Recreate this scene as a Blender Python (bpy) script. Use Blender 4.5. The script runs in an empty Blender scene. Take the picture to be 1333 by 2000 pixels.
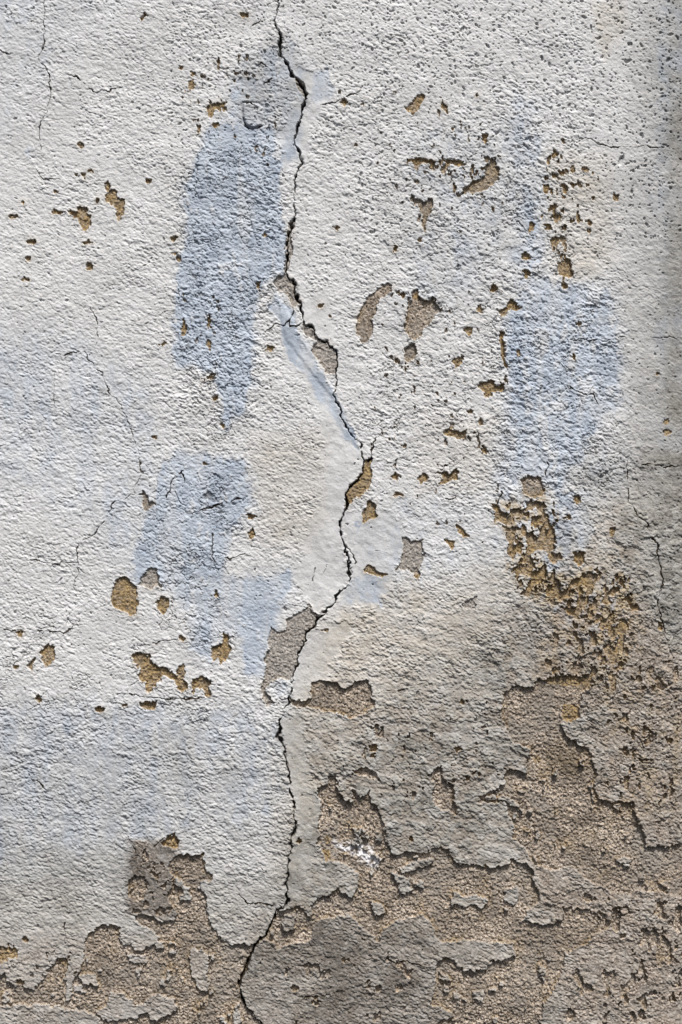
import bpy, math
import numpy as np

S = bpy.context.scene
C = S.collection
# ------------------------------------------------------------------ camera
PXM = 0.001                       # one photo pixel is one millimetre on the wall
CX, CY, ZC = 666.5, 1000.0, 1.45  # centre of the picture and its height above ground
cam_d = bpy.data.cameras.new('camera'); cam = bpy.data.objects.new('camera', cam_d); C.objects.link(cam)
cam_d.sensor_fit = 'VERTICAL'; cam_d.sensor_height = 36.0; cam_d.lens = 50.0
DIST = 2.0 * 50.0 / 36.0
cam.location = (0, -DIST, ZC); cam.rotation_euler = (math.radians(90), 0, 0)
cam_d.clip_end = 100
S.camera = cam
# ------------------------------------------------------------------ sky, sun, exposure
SUN_EL, SUN_AZ = 60.0, 18.0       # height above the horizon, degrees to the right of the camera
w = bpy.data.worlds.new('World'); S.world = w; w.use_nodes = True
nt = w.node_tree; bg = nt.nodes['Background']; sky = nt.nodes.new('ShaderNodeTexSky')
sky.sky_type = 'NISHITA'; sky.sun_disc = False
sky.sun_elevation = math.radians(SUN_EL); sky.sun_rotation = math.radians(180 - SUN_AZ)
sky.air_density = 1.0; sky.dust_density = 4.0; sky.ozone_density = 0.6
nt.links.new(sky.outputs[0], bg.inputs[0]); bg.inputs[1].default_value = 0.06
sd_ = bpy.data.lights.new('sun', 'SUN'); sun = bpy.data.objects.new('sun', sd_); C.objects.link(sun)
sd_.energy = 2.9; sd_.angle = math.radians(7); sd_.color = (1.0, 0.975, 0.945)
sun.rotation_euler = (math.radians(90 - SUN_EL), 0, math.radians(SUN_AZ)); sun.location = (1, -3, 4)
S.view_settings.view_transform = 'Standard'; S.view_settings.look = 'None'
S.view_settings.gamma = 1; S.view_settings.use_curve_mapping = False
S.view_settings.exposure = 0.58

# ------------------------------------------------------------------ the grid of the wall face
STEP = 1.08
def axis(lo, hi, a, b):
    core = np.arange(a, b, STEP)
    left, s, x = [], STEP, core[0]
    while x > lo:
        s = min(s * 1.06, 7.0); x -= s; left.append(x)
    right, s, x = [], STEP, core[-1]
    while x < hi:
        s = min(s * 1.06, 7.0); x += s; right.append(x)
    return np.array(left[::-1] + list(core) + right, dtype=np.float32)
xs = axis(-560, 1900, -18, 1351)
ys = axis(-520, 2430, -18, 2018)
NX, NY = len(xs), len(ys)
X, Y = np.meshgrid(xs, ys)        # row = y (down the picture)
X = X.astype(np.float32); Y = Y.astype(np.float32)

_h = np.random.RandomState(5).rand(512, 512).astype(np.float32)
def vnoise(sx, sy=None, ang=0.0, seed=0, wx=None, wy=None):
    """smooth value noise, -1..1; sx, sy = cell size in px; ang tilts the cells (degrees)"""
    sy = sy or sx
    x = X if wx is None else X + wx; y = Y if wy is None else Y + wy
    if ang:
        c, s = math.cos(math.radians(ang)), math.sin(math.radians(ang))
        x, y = x * c + y * s, -x * s + y * c
    u = x / sx + 37.13 * (seed + 1) + 900; v = y / sy + 71.77 * (seed + 1) + 900
    iu = np.floor(u); iv = np.floor(v); fu = u - iu; fv = v - iv
    iu = iu.astype(np.int32); iv = iv.astype(np.int32)
    fu = fu * fu * (3 - 2 * fu); fv = fv * fv * (3 - 2 * fv)
    a = iu & 511; b = (iu + 1) & 511; c_ = iv & 511; d = (iv + 1) & 511
    g = _h
    top = g[c_, a] * (1 - fu) + g[c_, b] * fu
    bot = g[d, a] * (1 - fu) + g[d, b] * fu
    return (top * (1 - fv) + bot * fv) * 2 - 1
def fbm(s, octs=3, ang=0, st=1.0, seed=0, gain=.5):
    r = 0; a = 1; t = 0
    for k in range(octs):
        r = r + a * vnoise(s * st, s, ang + 17 * k * (ang != 0) * 0, seed + 13 * k); t += a
        a *= gain; s *= .5
    return r / t
def sstep(a, b, v):
    t = np.clip((v - a) / (b - a), 0, 1); return t * t * (3 - 2 * t)

def window(x0, x1, y0, y1):
    i0, i1 = np.searchsorted(xs, [x0, x1]); j0, j1 = np.searchsorted(ys, [y0, y1])
    return slice(max(j0, 0), min(j1 + 1, NY)), slice(max(i0, 0), min(i1 + 1, NX))
# edges wander: every outline is looked up through this small warp
WXs = 3.0 * vnoise(11, seed=3) + 1.8 * vnoise(4.5, seed=4) + 3.5 * vnoise(30, seed=8)
WYs = 3.0 * vnoise(11, seed=5) + 1.8 * vnoise(4.5, seed=6) + 3.5 * vnoise(30, seed=9)
def poly_sd(P, margin=14, warp=1.0):
    """signed distance (negative inside) in a window round polygon P"""
    P = np.array(P, dtype=np.float32)
    m = margin + 6 * warp
    sl = window(P[:, 0].min() - m, P[:, 0].max() + m, P[:, 1].min() - m, P[:, 1].max() + m)
    x = X[sl] + warp * WXs[sl]; y = Y[sl] + warp * WYs[sl]
    d2 = np.full(x.shape, 1e9, np.float32); ins = np.zeros(x.shape, bool)
    n = len(P)
    for k in range(n):
        ax, ay = P[k]; bx, by = P[(k + 1) % n]
        ex, ey = bx - ax, by - ay; L = ex * ex + ey * ey + 1e-9
        t = np.clip(((x - ax) * ex + (y - ay) * ey) / L, 0, 1)
        d2 = np.minimum(d2, (x - ax - t * ex) ** 2 + (y - ay - t * ey) ** 2)
        cond = (ay > y) != (by > y)
        xi = ax + (y - ay) * ex / (ey if abs(ey) > 1e-6 else 1e-6)
        ins ^= cond & (x < xi)
    d = np.sqrt(d2); d[ins] *= -1
    return sl, d
def blob(x, y, rx, ry, n=9, seed=0, rot=0):
    r = np.random.RandomState(int(x * 7 + y * 13 + seed) % 99991); out = []
    for k in range(n):
        a = 2 * math.pi * k / n + r.uniform(-.25, .25); q = r.uniform(.5, 1.35)
        px, py = rx * q * math.cos(a), ry * q * math.sin(a)
        c, s = math.cos(rot), math.sin(rot)
        out.append((x + px * c - py * s, y + px * s + py * c))
    return out
def line_d(pts, reach=16, warp=.45):
    """distance to a polyline and the width interpolated along it"""
    P = np.array([(p + (1.0,))[:3] if len(p) == 2 else p for p in pts], dtype=np.float32)
    sl = window(P[:, 0].min() - reach, P[:, 0].max() + reach, P[:, 1].min() - reach, P[:, 1].max() + reach)
    D = np.full(X[sl].shape, 1e3, np.float32); W = np.ones(X[sl].shape, np.float32)
    oj, oi = sl[0].start, sl[1].start
    for k in range(len(P) - 1):
        ax, ay, aw = P[k]; bx, by, bw = P[k + 1]
        s2 = window(min(ax, bx) - reach, max(ax, bx) + reach, min(ay, by) - reach, max(ay, by) + reach)
        x = X[s2] + warp * WXs[s2]; y = Y[s2] + warp * WYs[s2]
        ex, ey = bx - ax, by - ay; L = ex * ex + ey * ey + 1e-9
        t = np.clip(((x - ax) * ex + (y - ay) * ey) / L, 0, 1)
        d = np.sqrt((x - ax - t * ex) ** 2 + (y - ay - t * ey) ** 2)
        v = (slice(s2[0].start - oj, s2[0].stop - oj), slice(s2[1].start - oi, s2[1].stop - oi))
        m = d < D[v]
        D[v] = np.where(m, d, D[v]); W[v] = np.where(m, aw + (bw - aw) * t, W[v])
    return sl, D, W

# ------------------------------------------------------------------ outlines read off the wall (mm)
# lower limit of the whitewash coat, left to right
COAT = [(-2500,-2500),(4000,-2500),(4000,3500),(1060,3500),(1055,2000),(1062,1960),(1095,1905),(1105,1860),(1150,1835),(1200,1800),
 (1170,1782),(1130,1772),(1105,1787),(1095,1800),(1050,1806),(1015,1798),(1030,1778),(1058,1760),(1046,1730),(1038,1702),(1025,1686),
 (1001,1676),(990,1688),(963,1695),(942,1686),(925,1686),(900,1689),(885,1678),(875,1658),(854,1653),(844,1659),(826,1665),(806,1666),
 (785,1665),(768,1671),(752,1634),(752,1610),(747,1590),(737,1573),(723,1566),(721,1538),(716,1548),(702,1555),(685,1538),(688,1559),
 (675,1564),(664,1548),(661,1524),(650,1512),(643,1517),(643,1531),(628,1535),(616,1542),(626,1562),(626,1590),(619,1603),(626,1628),
 (619,1645),(633,1669),(661,1683),(681,1693),(700,1703),(697,1738),(688,1748),(664,1741),(661,1731),(647,1738),(640,1747),(622,1752),
 (608,1762),(608,1786),(600,1786),(596,1770),(585,1765),(572,1772),(556,1773),(540,1778),(533,1795),(521,1821),(502,1840),(485,1841),
 (454,1841),(440,1834),(425,1820),(415,1800),(405,1770),(403,1745),(392,1735),(390,1722),(410,1715),(415,1707),(400,1697),(400,1680),
 (395,1665),(372,1668),(350,1665),(338,1675),(332,1690),(338,1710),(335,1735),(328,1750),(332,1765),(345,1775),(345,1797),(325,1800),
 (310,1798),(295,1790),(275,1788),(265,1796),(272,1806),(292,1815),(312,1832),(300,1845),(285,1855),(265,1860),(257,1848),(240,1845),
 (235,1835),(232,1815),(222,1807),(205,1808),(190,1810),(175,1825),(168,1840),(165,1870),(155,1885),(152,1900),(143,1915),(138,1940),
 (129,1957),(126,1940),(128,1915),(120,1910),(125,1895),(131,1880),(122,1871),(115,1875),(100,1883),(92,1890),(85,1908),(75,1922),
 (68,1932),(52,1925),(53,1910),(33,1912),(30,1930),(12,1915),(8,1895),(0,1900),(-60,1885),(-2500,1905)]
# (kind, outline)   o = small ochre brown, g = grey sandy, p = pinkish sandy
HOLES = [
 ('g',[(556,533),(549,540),(538,548),(533,560),(541,566),(552,570),(560,577),(568,590),(572,600),(580,592),(587,593),(576,572),(569,548),(562,530)]),
 ('g',[(572,424),(566,440),(563,455),(556,470),(557,500),(554,525),(562,530),(568,510),(574,495),(571,485),(566,470),(569,455),(575,440)]),
 ('g',[(574,150),(585,155),(594,162),(599,185),(596,200),(589,190),(580,172)]),
 ('g',[(597,628),(605,638),(615,655),(628,667),(640,667),(644,679),(656,686),(658,710),(655,731),(648,731),(636,728),(625,705),(612,697),(607,692),(612,675),(620,668),(608,660),(598,655),(592,638)]),
 ('b',[(713,898),(722,893),(727,898),(727,928),(724,945),(716,957),(705,970),(690,974),(680,985),(677,992),(672,985),(676,965),(690,945),(705,930),(711,912)]),
 ('b',[(720,978),(735,981),(735,998),(741,1009),(732,1014),(720,1012),(708,1020),(708,1005),(714,990)]),
 ('g',[(785,1046),(795,1050),(808,1056),(817,1051),(828,1052),(826,1075),(824,1095),(815,1118),(805,1122),(790,1115),(775,1110),(783,1098),(786,1080)]),
 ('b',[(713,1113),(720,1103),(731,1105),(733,1113),(745,1118),(755,1121),(745,1127),(730,1122),(715,1119)]),
 ('g',[(602,1178),(612,1192),(622,1200),(617,1207),(614,1224),(600,1245),(592,1267),(583,1279),(583,1300),(571,1321),(562,1327),(545,1326),(530,1330),(521,1348),(535,1370),(520,1378),(512,1350),(515,1330),(519,1320),(522,1300),(517,1290),(524,1270),(522,1245),(528,1225),(545,1235),(558,1228),(562,1215),(575,1202),(585,1195),(595,1190)]),
 ('p',[(565,1361),(575,1365),(590,1370),(600,1368),(610,1362),(612,1330),(622,1326),(640,1329),(655,1333),(668,1345),(680,1345),(695,1330),(715,1328),(727,1340),(727,1360),(735,1370),(728,1385),(710,1395),(680,1400),(660,1390),(620,1385),(600,1382),(575,1382),(565,1375)]),
 ('b',[(133,415),(147,412),(150,402),(165,404),(172,406),(172,417),(179,423),(179,435),(174,450),(168,457),(160,448),(154,440),(150,428),(140,425)]),
 ('b',[(205,362),(215,358),(218,372),(228,378),(228,388),(242,390),(244,410),(240,428),(232,428),(230,412),(222,400),(210,393),(206,385),(212,378)]),
 ('b',[(407,215),(412,205),(418,200),(428,195),(440,203),(442,213),(432,215),(425,212),(420,220),(417,230),(408,226)]),
 ('p',[(281,960),(288,969),(292,980),(303,985),(293,990),(286,997),(278,988),(279,972)]),
 ('b',[(218,1160),(222,1145),(232,1135),(235,1130),(250,1128),(262,1135),(270,1143),(268,1160),(270,1180),(265,1198),(250,1200),(235,1192),(225,1185),(218,1175)]),
 ('g',[(273,1140),(280,1122),(292,1111),(305,1112),(312,1125),(312,1140),(322,1143),(315,1148),(305,1145),(300,1155),(290,1150),(283,1145)]),
 ('b',[(318,1165),(328,1172),(330,1185),(318,1200),(310,1190),(306,1178)]),
 ('b',[(80,1275),(90,1265),(98,1258),(107,1265),(109,1285),(103,1295),(95,1302),(88,1290),(84,1282)]),
 ('b',[(52,1300),(60,1290),(70,1284),(66,1300),(62,1307)]),
 ('b',[(273,1371),(308,1369),(306,1383),(290,1385),(275,1381)]),
 ('b',[(258,1280),(268,1274),(280,1276),(293,1279),(296,1291),(310,1302),(325,1305),(333,1312),(345,1320),(347,1308),(352,1298),(360,1295),(363,1310),(358,1322),(366,1332),(369,1345),(355,1350),(345,1345),(343,1328),(330,1322),(318,1322),(310,1332),(298,1345),(285,1352),(283,1345),(287,1330),(275,1330),(272,1318),(275,1305),(262,1295)]),
 ('b',[(378,1328),(395,1322),(412,1328),(410,1345),(414,1360),(405,1362),(398,1345),(385,1345),(380,1358),(376,1345)]),
 ('b',[(435,1240),(448,1242),(450,1270),(440,1285),(430,1298),(425,1285),(412,1290),(415,1265),(425,1260),(432,1258)]),
 ('p',[(768,556),(766,568),(748,580),(738,592),(735,605),(728,625),(728,645),(722,665),(710,672),(700,655),(695,645),(696,622),(705,610),(708,590),(718,578),(730,570),(745,560),(757,553)]),
 ('p',[(803,566),(815,566),(824,580),(835,585),(850,582),(853,595),(866,602),(853,612),(845,625),(840,635),(825,640),(820,655),(812,665),(800,660),(793,640),(794,620),(798,600),(805,585)]),
 ('p',[(790,683),(800,675),(810,673),(815,690),(808,700),(795,705),(790,695)]),
 ('b',[(790,210),(800,203),(810,197),(812,190),(825,186),(828,195),(820,205),(818,218),(808,222),(798,215)]),
 ('b',[(858,193),(864,196),(872,212),(875,222),(866,216)]),
 ('b',[(468,30),(486,27),(485,38),(475,36)]),
 ('b',[(861,845),(872,838),(890,838),(900,843),(912,838),(908,855),(895,855),(880,852),(865,850)]),
 ('b',[(818,932),(826,925),(837,928),(836,936),(820,944)]),
 ('b',[(852,922),(865,922),(875,925),(885,917),(896,922),(893,935),(880,935),(870,942),(857,945),(862,930)]),
 ('b',[(762,933),(775,925),(784,930),(775,938)]),
 ('b',[(883,707),(894,698),(907,700),(901,714),(892,719)]),
 ('b',[(930,752),(945,745),(963,742),(972,753),(985,752),(983,768),(970,762),(962,765),(960,775),(947,778),(948,765),(935,762)]),
 ('b',[(972,608),(988,602),(996,582),(1005,592),(1017,600),(1010,605),(998,602),(988,615),(978,618)]),
 ('b',[(975,650),(982,650),(984,680),(988,720),(982,712),(976,680)]),
 ('b',[(1090,515),(1100,507),(1115,515),(1118,530),(1112,545),(1100,540),(1090,530)]),
 ('p',[(905,372),(925,355),(945,345),(955,325),(975,328),(972,350),(955,370),(935,375),(915,380)]),
 ('p',[(835,385),(850,395),(845,410),(832,425),(826,455),(822,430),(822,405)]),
 ('b',[(800,312),(830,311),(850,316),(846,324),(822,321),(806,320)]),
 ('b',[(865,313),(900,314),(912,322),(895,326),(872,321)]),
 ('g',[(900,1180),(915,1172),(930,1165),(928,1195),(918,1190),(905,1190)]),
 ('b',[(890,1022),(897,1030),(905,1035),(915,1045),(905,1048),(893,1038)]),
 ('b',[(868,1054),(878,1057),(888,1055),(883,1071),(875,1066)]),
 ('p',[(838,1512),(859,1496),(864,1518),(880,1530),(888,1528),(886,1560),(895,1590),(880,1585),(850,1575),(845,1550),(850,1530)]),
 ('p',[(985,1350),(1005,1337),(1040,1342),(1052,1325),(1095,1325),(1115,1318),(1157,1316),(1158,1335),(1140,1350),(1132,1372),(1128,1395),(1105,1402),(1095,1415),(1110,1435),(1140,1455),(1155,1475),(1165,1510),(1162,1545),(1175,1560),(1230,1570),(1245,1600),(1262,1630),(1262,1655),(1340,1650),(1420,1655),(1400,1740),(1320,1752),(1270,1740),(1210,1745),(1170,1730),(1140,1715),(1120,1690),(1080,1700),(1045,1692),(1030,1660),(1000,1640),(1000,1600),(985,1570),(930,1565),(960,1545),(985,1528),(988,1503),(1030,1508),(1025,1485),(1038,1462),(1000,1450),(988,1420),(976,1390)]),
 ('b',[(335,1629),(345,1624),(353,1640),(350,1652),(338,1656),(318,1646)]),
 ('p',[(250,1745),(252,1722),(266,1708),(284,1715),(290,1735),(280,1752),(262,1758)]),
 ('b',[(0,1850),(20,1848),(36,1856),(38,1872),(20,1872),(-10,1885),(-20,1860)]),
 ('b',[(1100,1380),(1130,1378),(1132,1398),(1118,1412),(1102,1404)]),
 ('p',[(1030,925),(1055,930),(1062,960),(1045,972),(1022,965),(1018,940)]),
 ('b',[(1060,1325),(1110,1322),(1155,1318),(1150,1332),(1100,1338)]),
 ('b',[(1120,1080),(1142,1078),(1142,1098),(1130,1105),(1120,1098)]),
 ('b',[(1192,1030),(1202,1028),(1198,1050),(1192,1054)]),
 ('b',[(1030,1115),(1060,1113),(1058,1126),(1036,1130)]),
 ('b',[(1070,1140),(1095,1145),(1105,1160),(1090,1168),(1068,1160)]),
 ('b',[(1225,1180),(1245,1178),(1250,1192),(1232,1196)]),
 ('b',[(960,985),(972,988),(985,1005),(990,1025),(978,1022),(966,1010)]),
 ('p',[(690,1502),(712,1497),(735,1508),(742,1522),(725,1518),(705,1512)]),
]
for s in [(28,423,8,6),(158,285,5,8),(165,345,5,7),(64,471,8,5),(57,505,6,6),(53,547,8,4),(174,475,9,5),(178,521,8,9),(109,415,13,6),
          (193,391,5,4),(178,333,4,3),(150,341,4,3),(290,353,5,6),(283,33,6,5),(376,166,9,8),(353,133,5,4),(377,145,6,5),(108,374,6,3),
          (45,396,4,3),(423,247,7,4),(391,255,3,8),(340,467,6,7),(343,497,15,3),(350,506,5,4),(359,641,6,14),(410,628,5,17),(409,674,5,12),
          (318,673,8,4),(419,779,5,5),(305,852,6,5),(435,831,5,5),(400,906,3,4),(490,1009,11,4),(491,1043,9,12),(425,1160,4,8),
          (40,1238,9,6),(34,1303,6,4),(76,1362,7,10),(196,1386,10,7),(246,1378,6,4),(358,1248,5,8),(672,203,8,8),(947,272,6,12),
          (775,965,8,4),(914,648,7,7),(934,604,7,6),(963,565,7,9),(1087,424,9,7),(1059,426,4,6),(1037,445,6,8),(1151,438,6,5),
          (1082,470,9,8),(1085,303,7,9),(1144,331,7,7),(1117,331,5,6),(1202,385,6,10),(1284,733,4,4),(920,806,6,5),(939,824,4,6),
          (944,880,8,9),(812,578,6,5),(787,577,6,7),(1080,405,8,9),(1072,312,7,10),(1068,370,8,11),(1103,368,6,10),(1095,341,6,6),
          (1132,362,8,6),(1070,442,7,6),(1150,453,6,5),(1028,502,8,9),(1030,535,10,8),(1012,690,5,7),(1130,635,5,6),(1123,697,4,5),
          (1302,823,6,5),(1304,845,8,6),(657,447,5,4),(629,597,5,5),(645,617,4,4),(771,485,4,5),(776,704,4,5),(516,462,5,6),(529,682,9,5),
          (506,560,4,10),(1100,545,4,6),(1100,558,6,5),(1183,1222,5,6),(905,1370,8,4),(895,1465,8,5),(640,1640,5,5),(585,1641,6,8),
          (1050,1485,5,4),(803,1640,5,7),(637,1670,6,8),(915,1520,6,6),(730,1460,7,8),(730,1475,6,4),(635,1231,9,4),(815,1122,6,6),
          (128,1876,8,6),(49,1834,8,6),(43,1916,9,6),(1160,1275,6,8),(1210,1265,10,12),(1195,1235,9,9),(1215,1300,8,10),(1290,1222,6,9),
          (1060,1010,11,6),(1128,975,8,8),(1110,1008,8,6),(820,1068-600,3,4),(460,160,3,3),(932,186,4,5),(940,245,3,3),(884,251,3,4),(1100,278,4,5)]:
    HOLES.append(('b', blob(*s)))
PLATES = [
 ('dark', [(502,1842),(521,1827),(545,1850),(575,1842),(610,1832),(618,1795),(650,1787),(680,1785),(700,1800),(725,1822),(742,1845),(750,1812),(770,1798),(800,1790),(820,1783),(845,1795),(848,1830),(860,1840),(900,1835),(930,1833),(960,1838),(1005,1840),(1010,1868),(1000,1870),(985,1875),(960,1873),(955,1890),(930,1898),(905,1895),(885,1875),(860,1868),(852,1880),(850,1930),(845,1960),(880,1975),(884,1985),(860,1988),(850,2000),(850,2800),(520,2800),(515,2010),(488,1975),(473,1950),(470,1920),(480,1897),(490,1862)]),
 ('grey', [(215,1935),(240,1940),(255,1955),(275,1965),(300,1940),(345,1950),(345,1975),(320,1985),(300,1990),(290,1975),(270,1990),(220,1995),(200,1990),(190,1975),(210,1960)]),
 ('grey', [(250,1865),(285,1865),(290,1878),(270,1882),(253,1875)]),
 ('grey', [(150,1905),(180,1900),(192,1915),(190,1925),(160,1920)]),
 ('grey', [(-900,1965),(50,1960),(100,1966),(150,1972),(190,1985),(205,2000),(220,2060),(220,2900),(-900,2900)]),
 ('grey', [(880,1740),(905,1752),(950,1750),(957,1758),(940,1772),(905,1770),(882,1763)]),
 ('grey', [(845,1675),(838,1690),(812,1700),(788,1706),(780,1698),(805,1683)]),
 ('grey', [(765,1705),(800,1712),(806,1738),(790,1752),(775,1740),(780,1722)]),
 ('grey', [(556,1782),(575,1784),(578,1808),(562,1822),(550,1812)]),
 ('grey', [(300,1842),(318,1838),(324,1850),(305,1855)]),
 ('grey', [(727,1762),(745,1765),(750,1782),(735,1790),(726,1778)]),
 ('grey', [(925,1935),(945,1930),(950,1945),(938,1955),(926,1948)]),
 ('grey', [(370,1855),(395,1850),(412,1880),(405,1935),(385,1925),(372,1890)]),
 ('grey', [(985,1735),(1010,1728),(1015,1750),(1000,1765),(985,1755)]),
]
CRACK = [(545,-560,3),(528,-300,3),(540,-120,3),(543,-20,3),(543,0,3),(544,17,3),(540,29,4),(536,38,4),(537,45,3.4),(543.5,60,3.6),(548,69,4),(550,83,4.5),(549,105,5),(557,114,4),(561,128,5.5),(570,143,6),
 (576,153,6),(588,165,7),(595,186,7),(595,207,5),(592,224,4),(587,241,4),(580,255,4),(574.5,272,3.5),(578,286,3),(586.5,297,3),(588,307,2.6),(588,324,2.6),(581,338,3),(576,352,4.5),(577,365,3),
 (578,380,3),(573,398,2.6),(578,412,3),(573,424,5),(570,440,6),(564,460,5),(559,474,6),(561,490,7),(562,505,6),(561,517,5),(559,529,5),(569,548,4.5),(576,572,4.5),(587,593,4),(588,607,4),(595,624,4.5),
 (609,641,4.5),(619,660,4),(628,667,4),(640,667,4),(643.6,679,4),(655.7,686,4),(657,710,3.5),(656,731,3),(659,745,2.4),(658,762,3),(652,776,4.5),(661,798,2.4),(666,814,3),(675,831,4),(693.6,857,3),
 (704,862,3),(706,876,3),(712.6,897,3.4),(711,910,2.5),(707,929,3),(695,940,4),(681.5,959,6),(675,972.5,6.5),(675,993,5),(668,1010,4),(663.6,1024,5),(664,1048,4.5),(671,1066,3.2),(680,1086,4),(685,1107,5),
 (686,1131,6),(681.5,1142,6),(664,1155,5),(650.5,1176,5),(637,1197,3.5),(628,1202,5),(618,1207,5),(615,1224,5),(600,1245,4),(592,1267,4),(583,1279,5),(581.5,1300,4),(571,1321,3.5),(568,1345,3.2),
 (561,1372,3),(552,1397,3),(545,1407,3.4),(550,1424,5),(545,1438,5),(554,1459,3),(557,1486,3),(564,1507,4),(567,1545,4.5),(573,1580,3.6),(575.6,1600,3.2),(577,1621,3.4),(570,1638,4),(568,1669,3.2),
 (562.5,1710,3),(561,1731,3),(563,1757,6),(552,1769,7),(538,1776,6),(533,1793,4.5),(521,1821,4.5),(502,1842,6),(490,1862,5),(481,1897,5),(471,1921,5.5),(474.5,1952,7),(488,1973,6.5),(509,1997,6),(522,2040,6),(515,2200,5),(540,2500,5)]
HAIR = [
 [(88,-60,1.6),(88,0,1.9),(91,35,2),(92,60,2),(88,85,1.9),(80,103,2),(80,120,1.8),(88,130,2.2),(100,147,2.6),(99,175,2),(97,205,2.4),(92,222,2.4),(80,236,1.8),(76,258,1.8),(79,295,1.4)],
 [(-30,98,1.6),(10,103,2.2),(25,104,2.2),(58,113,1.6)],
 [(130,143,1.6),(150,150,2.4),(165,165,1.6),(180,178,2.2),(202,178,2),(235,170,1.2)],
 [(268,152,1.6),(300,138,1.3)],
 [(62,320,4),(72,335,2.6),(85,348,2),(115,350,1.4)],
 [(180,600,1.2),(187,615,1.8),(191,640,2),(192,665,2),(186,688,1.5)],
 [(105,692,1.5),(130,694,2),(152,690,1.8),(165,686,1.6),(178,706,1.8),(198,730,2),(207,750,2),(218,770,1.6),(235,790,1.3),(255,825,1.3),(275,890,1.3),(275,925,1.7),(265,945,1.8),(261,965,1.5)],
 [(108,722,1.4),(107,760,1.8),(109,800,1.3)],
 [(282,966,2),(262,966,2),(240,978,2.2),(218,985,2.8),(211,1005,2.4),(195,1030,2.2),(175,1050,2.2),(158,1057,2.4),(151,1070,2.2),(151,1110,2.2),(146,1150,2.2),(149,1168,1.5)],
 [(151,1100,2),(130,1099,1.8),(100,1098,1.8),(75,1092,2),(50,1095,1.5)],
 [(151,1105,1.6),(160,1118,2),(172,1121,1.4)],
 [(478,974,2),(460,974,2.6),(440,985,2.6),(405,990,2.6),(382,1000,2.6),(375,1010,2.4),(365,1000,2.4),(355,985,2.4),(347,965,2),(338,950,2)],
 [(413,1040,2),(414,1070,2.6),(420,1100,1.8)],
 [(325,972,2.4),(332,960,2.2),(333,940,2),(342,932,2),(355,923,3),(358,945,2.6)],
 [(440,1090,1.6),(460,1091,2),(480,1082,1.6)],
 [(1222,895,1.6),(1227,945,2),(1228,980,2),(1245,1000,2.2),(1262,1020,2.4),(1272,1045,2.6),(1285,1065,3),(1288,1100,2.6),(1292,1140,2.8),(1283,1180,1.8),(1296,1215,3),(1300,1240,2.2),(1318,1290,2)],
 [(1120,270,1.5),(1155,273,2),(1180,285,1.8),(1200,292,2),(1235,290,1.6),(1260,283,2),(1295,290,1.5)],
 [(1115,668,2),(1150,665,2),(1175,665,2.2),(1215,656,1.7),(1270,658,1.5),(1340,659,1.5)],
 [(1115,755,2),(1135,768,2.6),(1160,773,2.8),(1170,790,2)],
 [(571,598,1.8),(568,621,2),(566,627,2.4),(569,637,3.4),(578,636,3.4),(588,629,3),(597,628,3)],
 [(566,627,2),(552,633,1.4),(535,636,2),(528,640,2),(521,648,1.4)],
 [(671,1066,2.5),(681,1072,1.8),(692,1085,2),(697,1097,2),(692,1107,1.8),(688,1123,2)],
 [(537,40,2.8),(526,44,2.6),(520,43,2),(505,42,2.4),(490,51,1.8)],
 [(630,208,3),(640,206,2.8),(655,200,2.8),(672,193,3.4),(688,187,3.6),(700,180,2),(716,165,1.5)],
 [(748,834,1.6),(744,848,2),(733,862,2.6),(729,872,3),(726,885,2.6),(726,893,5),(719,898,3.5)],
 [(8,1505,3.5),(24,1499,3.5)], [(58,1513,3.4),(85,1533,2.6),(110,1550,1.8),(145,1572,1.5)],
 [(10,1230,1.4),(35,1232,2.2),(60,1231,1.8),(92,1234,2.2),(125,1234,1.6),(145,1220,1.6)],
 [(-20,868,1.6),(20,871,2)],
 [(1255,908,1.6),(1290,912,2),(1340,909,1.8)],
 [(468,1748,2.4),(485,1761,4.5),(509,1762,3.6),(533,1764,3.4),(540,1762,4),(552,1771,4)],
 [(127,1800,3),(127,1842,1.6)],
 [(588,1943,2.4),(648,1940,2.2)], [(750,1868,3),(765,1878,4),(800,1880,2.4),(850,1890,1.8)],
 [(505,125,2.6),(510,122,3.4),(520,130,2),(532,138,2.6),(537,150,2),(525,163,3),(514,165,2)],
 [(476,201,3),(485,200,2.6),(497,205,3)], [(476,228,3),(482,245,3.2),(492,251,3),(513,247,2.6)],
 [(1010,455-20,1.5),(1045,465,1.6)], [(895,830-12,1.6),(890,806,2.6),(900,796,1.8)],
 [(872,975,2.4),(890,974,3),(896,962,2.6)], [(856,923,1.8),(862,908,2.4),(872,905,1.8)],
 [(975,960+2,2.4),(973,985,3)], [(1068,900,1.8),(1065,925,2),(1070,955,2.6)],
 [(770,905,1.6),(775,895,2),(773,915,1.6)], [(735,1075,1.4),(760,1080,1.3)],
 [(615,1110,1.5),(608,1135,1.8)], [(640,1103,1.4),(634,1120,1.5)],
 [(600,1190,1.6),(560,1175,1.2)], [(760,1350,1.6),(800,1346,2.2),(810,1344,1.8)],
 [(470,1000-40,1.3),(486,950,1.3)], [(330,1620+8,2),(312,1645,3.5),(292,1655,3.5)], [(252,1630,2.4),(256,1650,2.6),(268,1668,2)],
 [(1010,450,1.5),(1032,478,1.5)], [(350,1248,1.5),(310,1256,1.6),(280,1259,1.3)], [(400,1362,1.3),(330,1365,1.8),(230,1352,1.5)],
]
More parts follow.
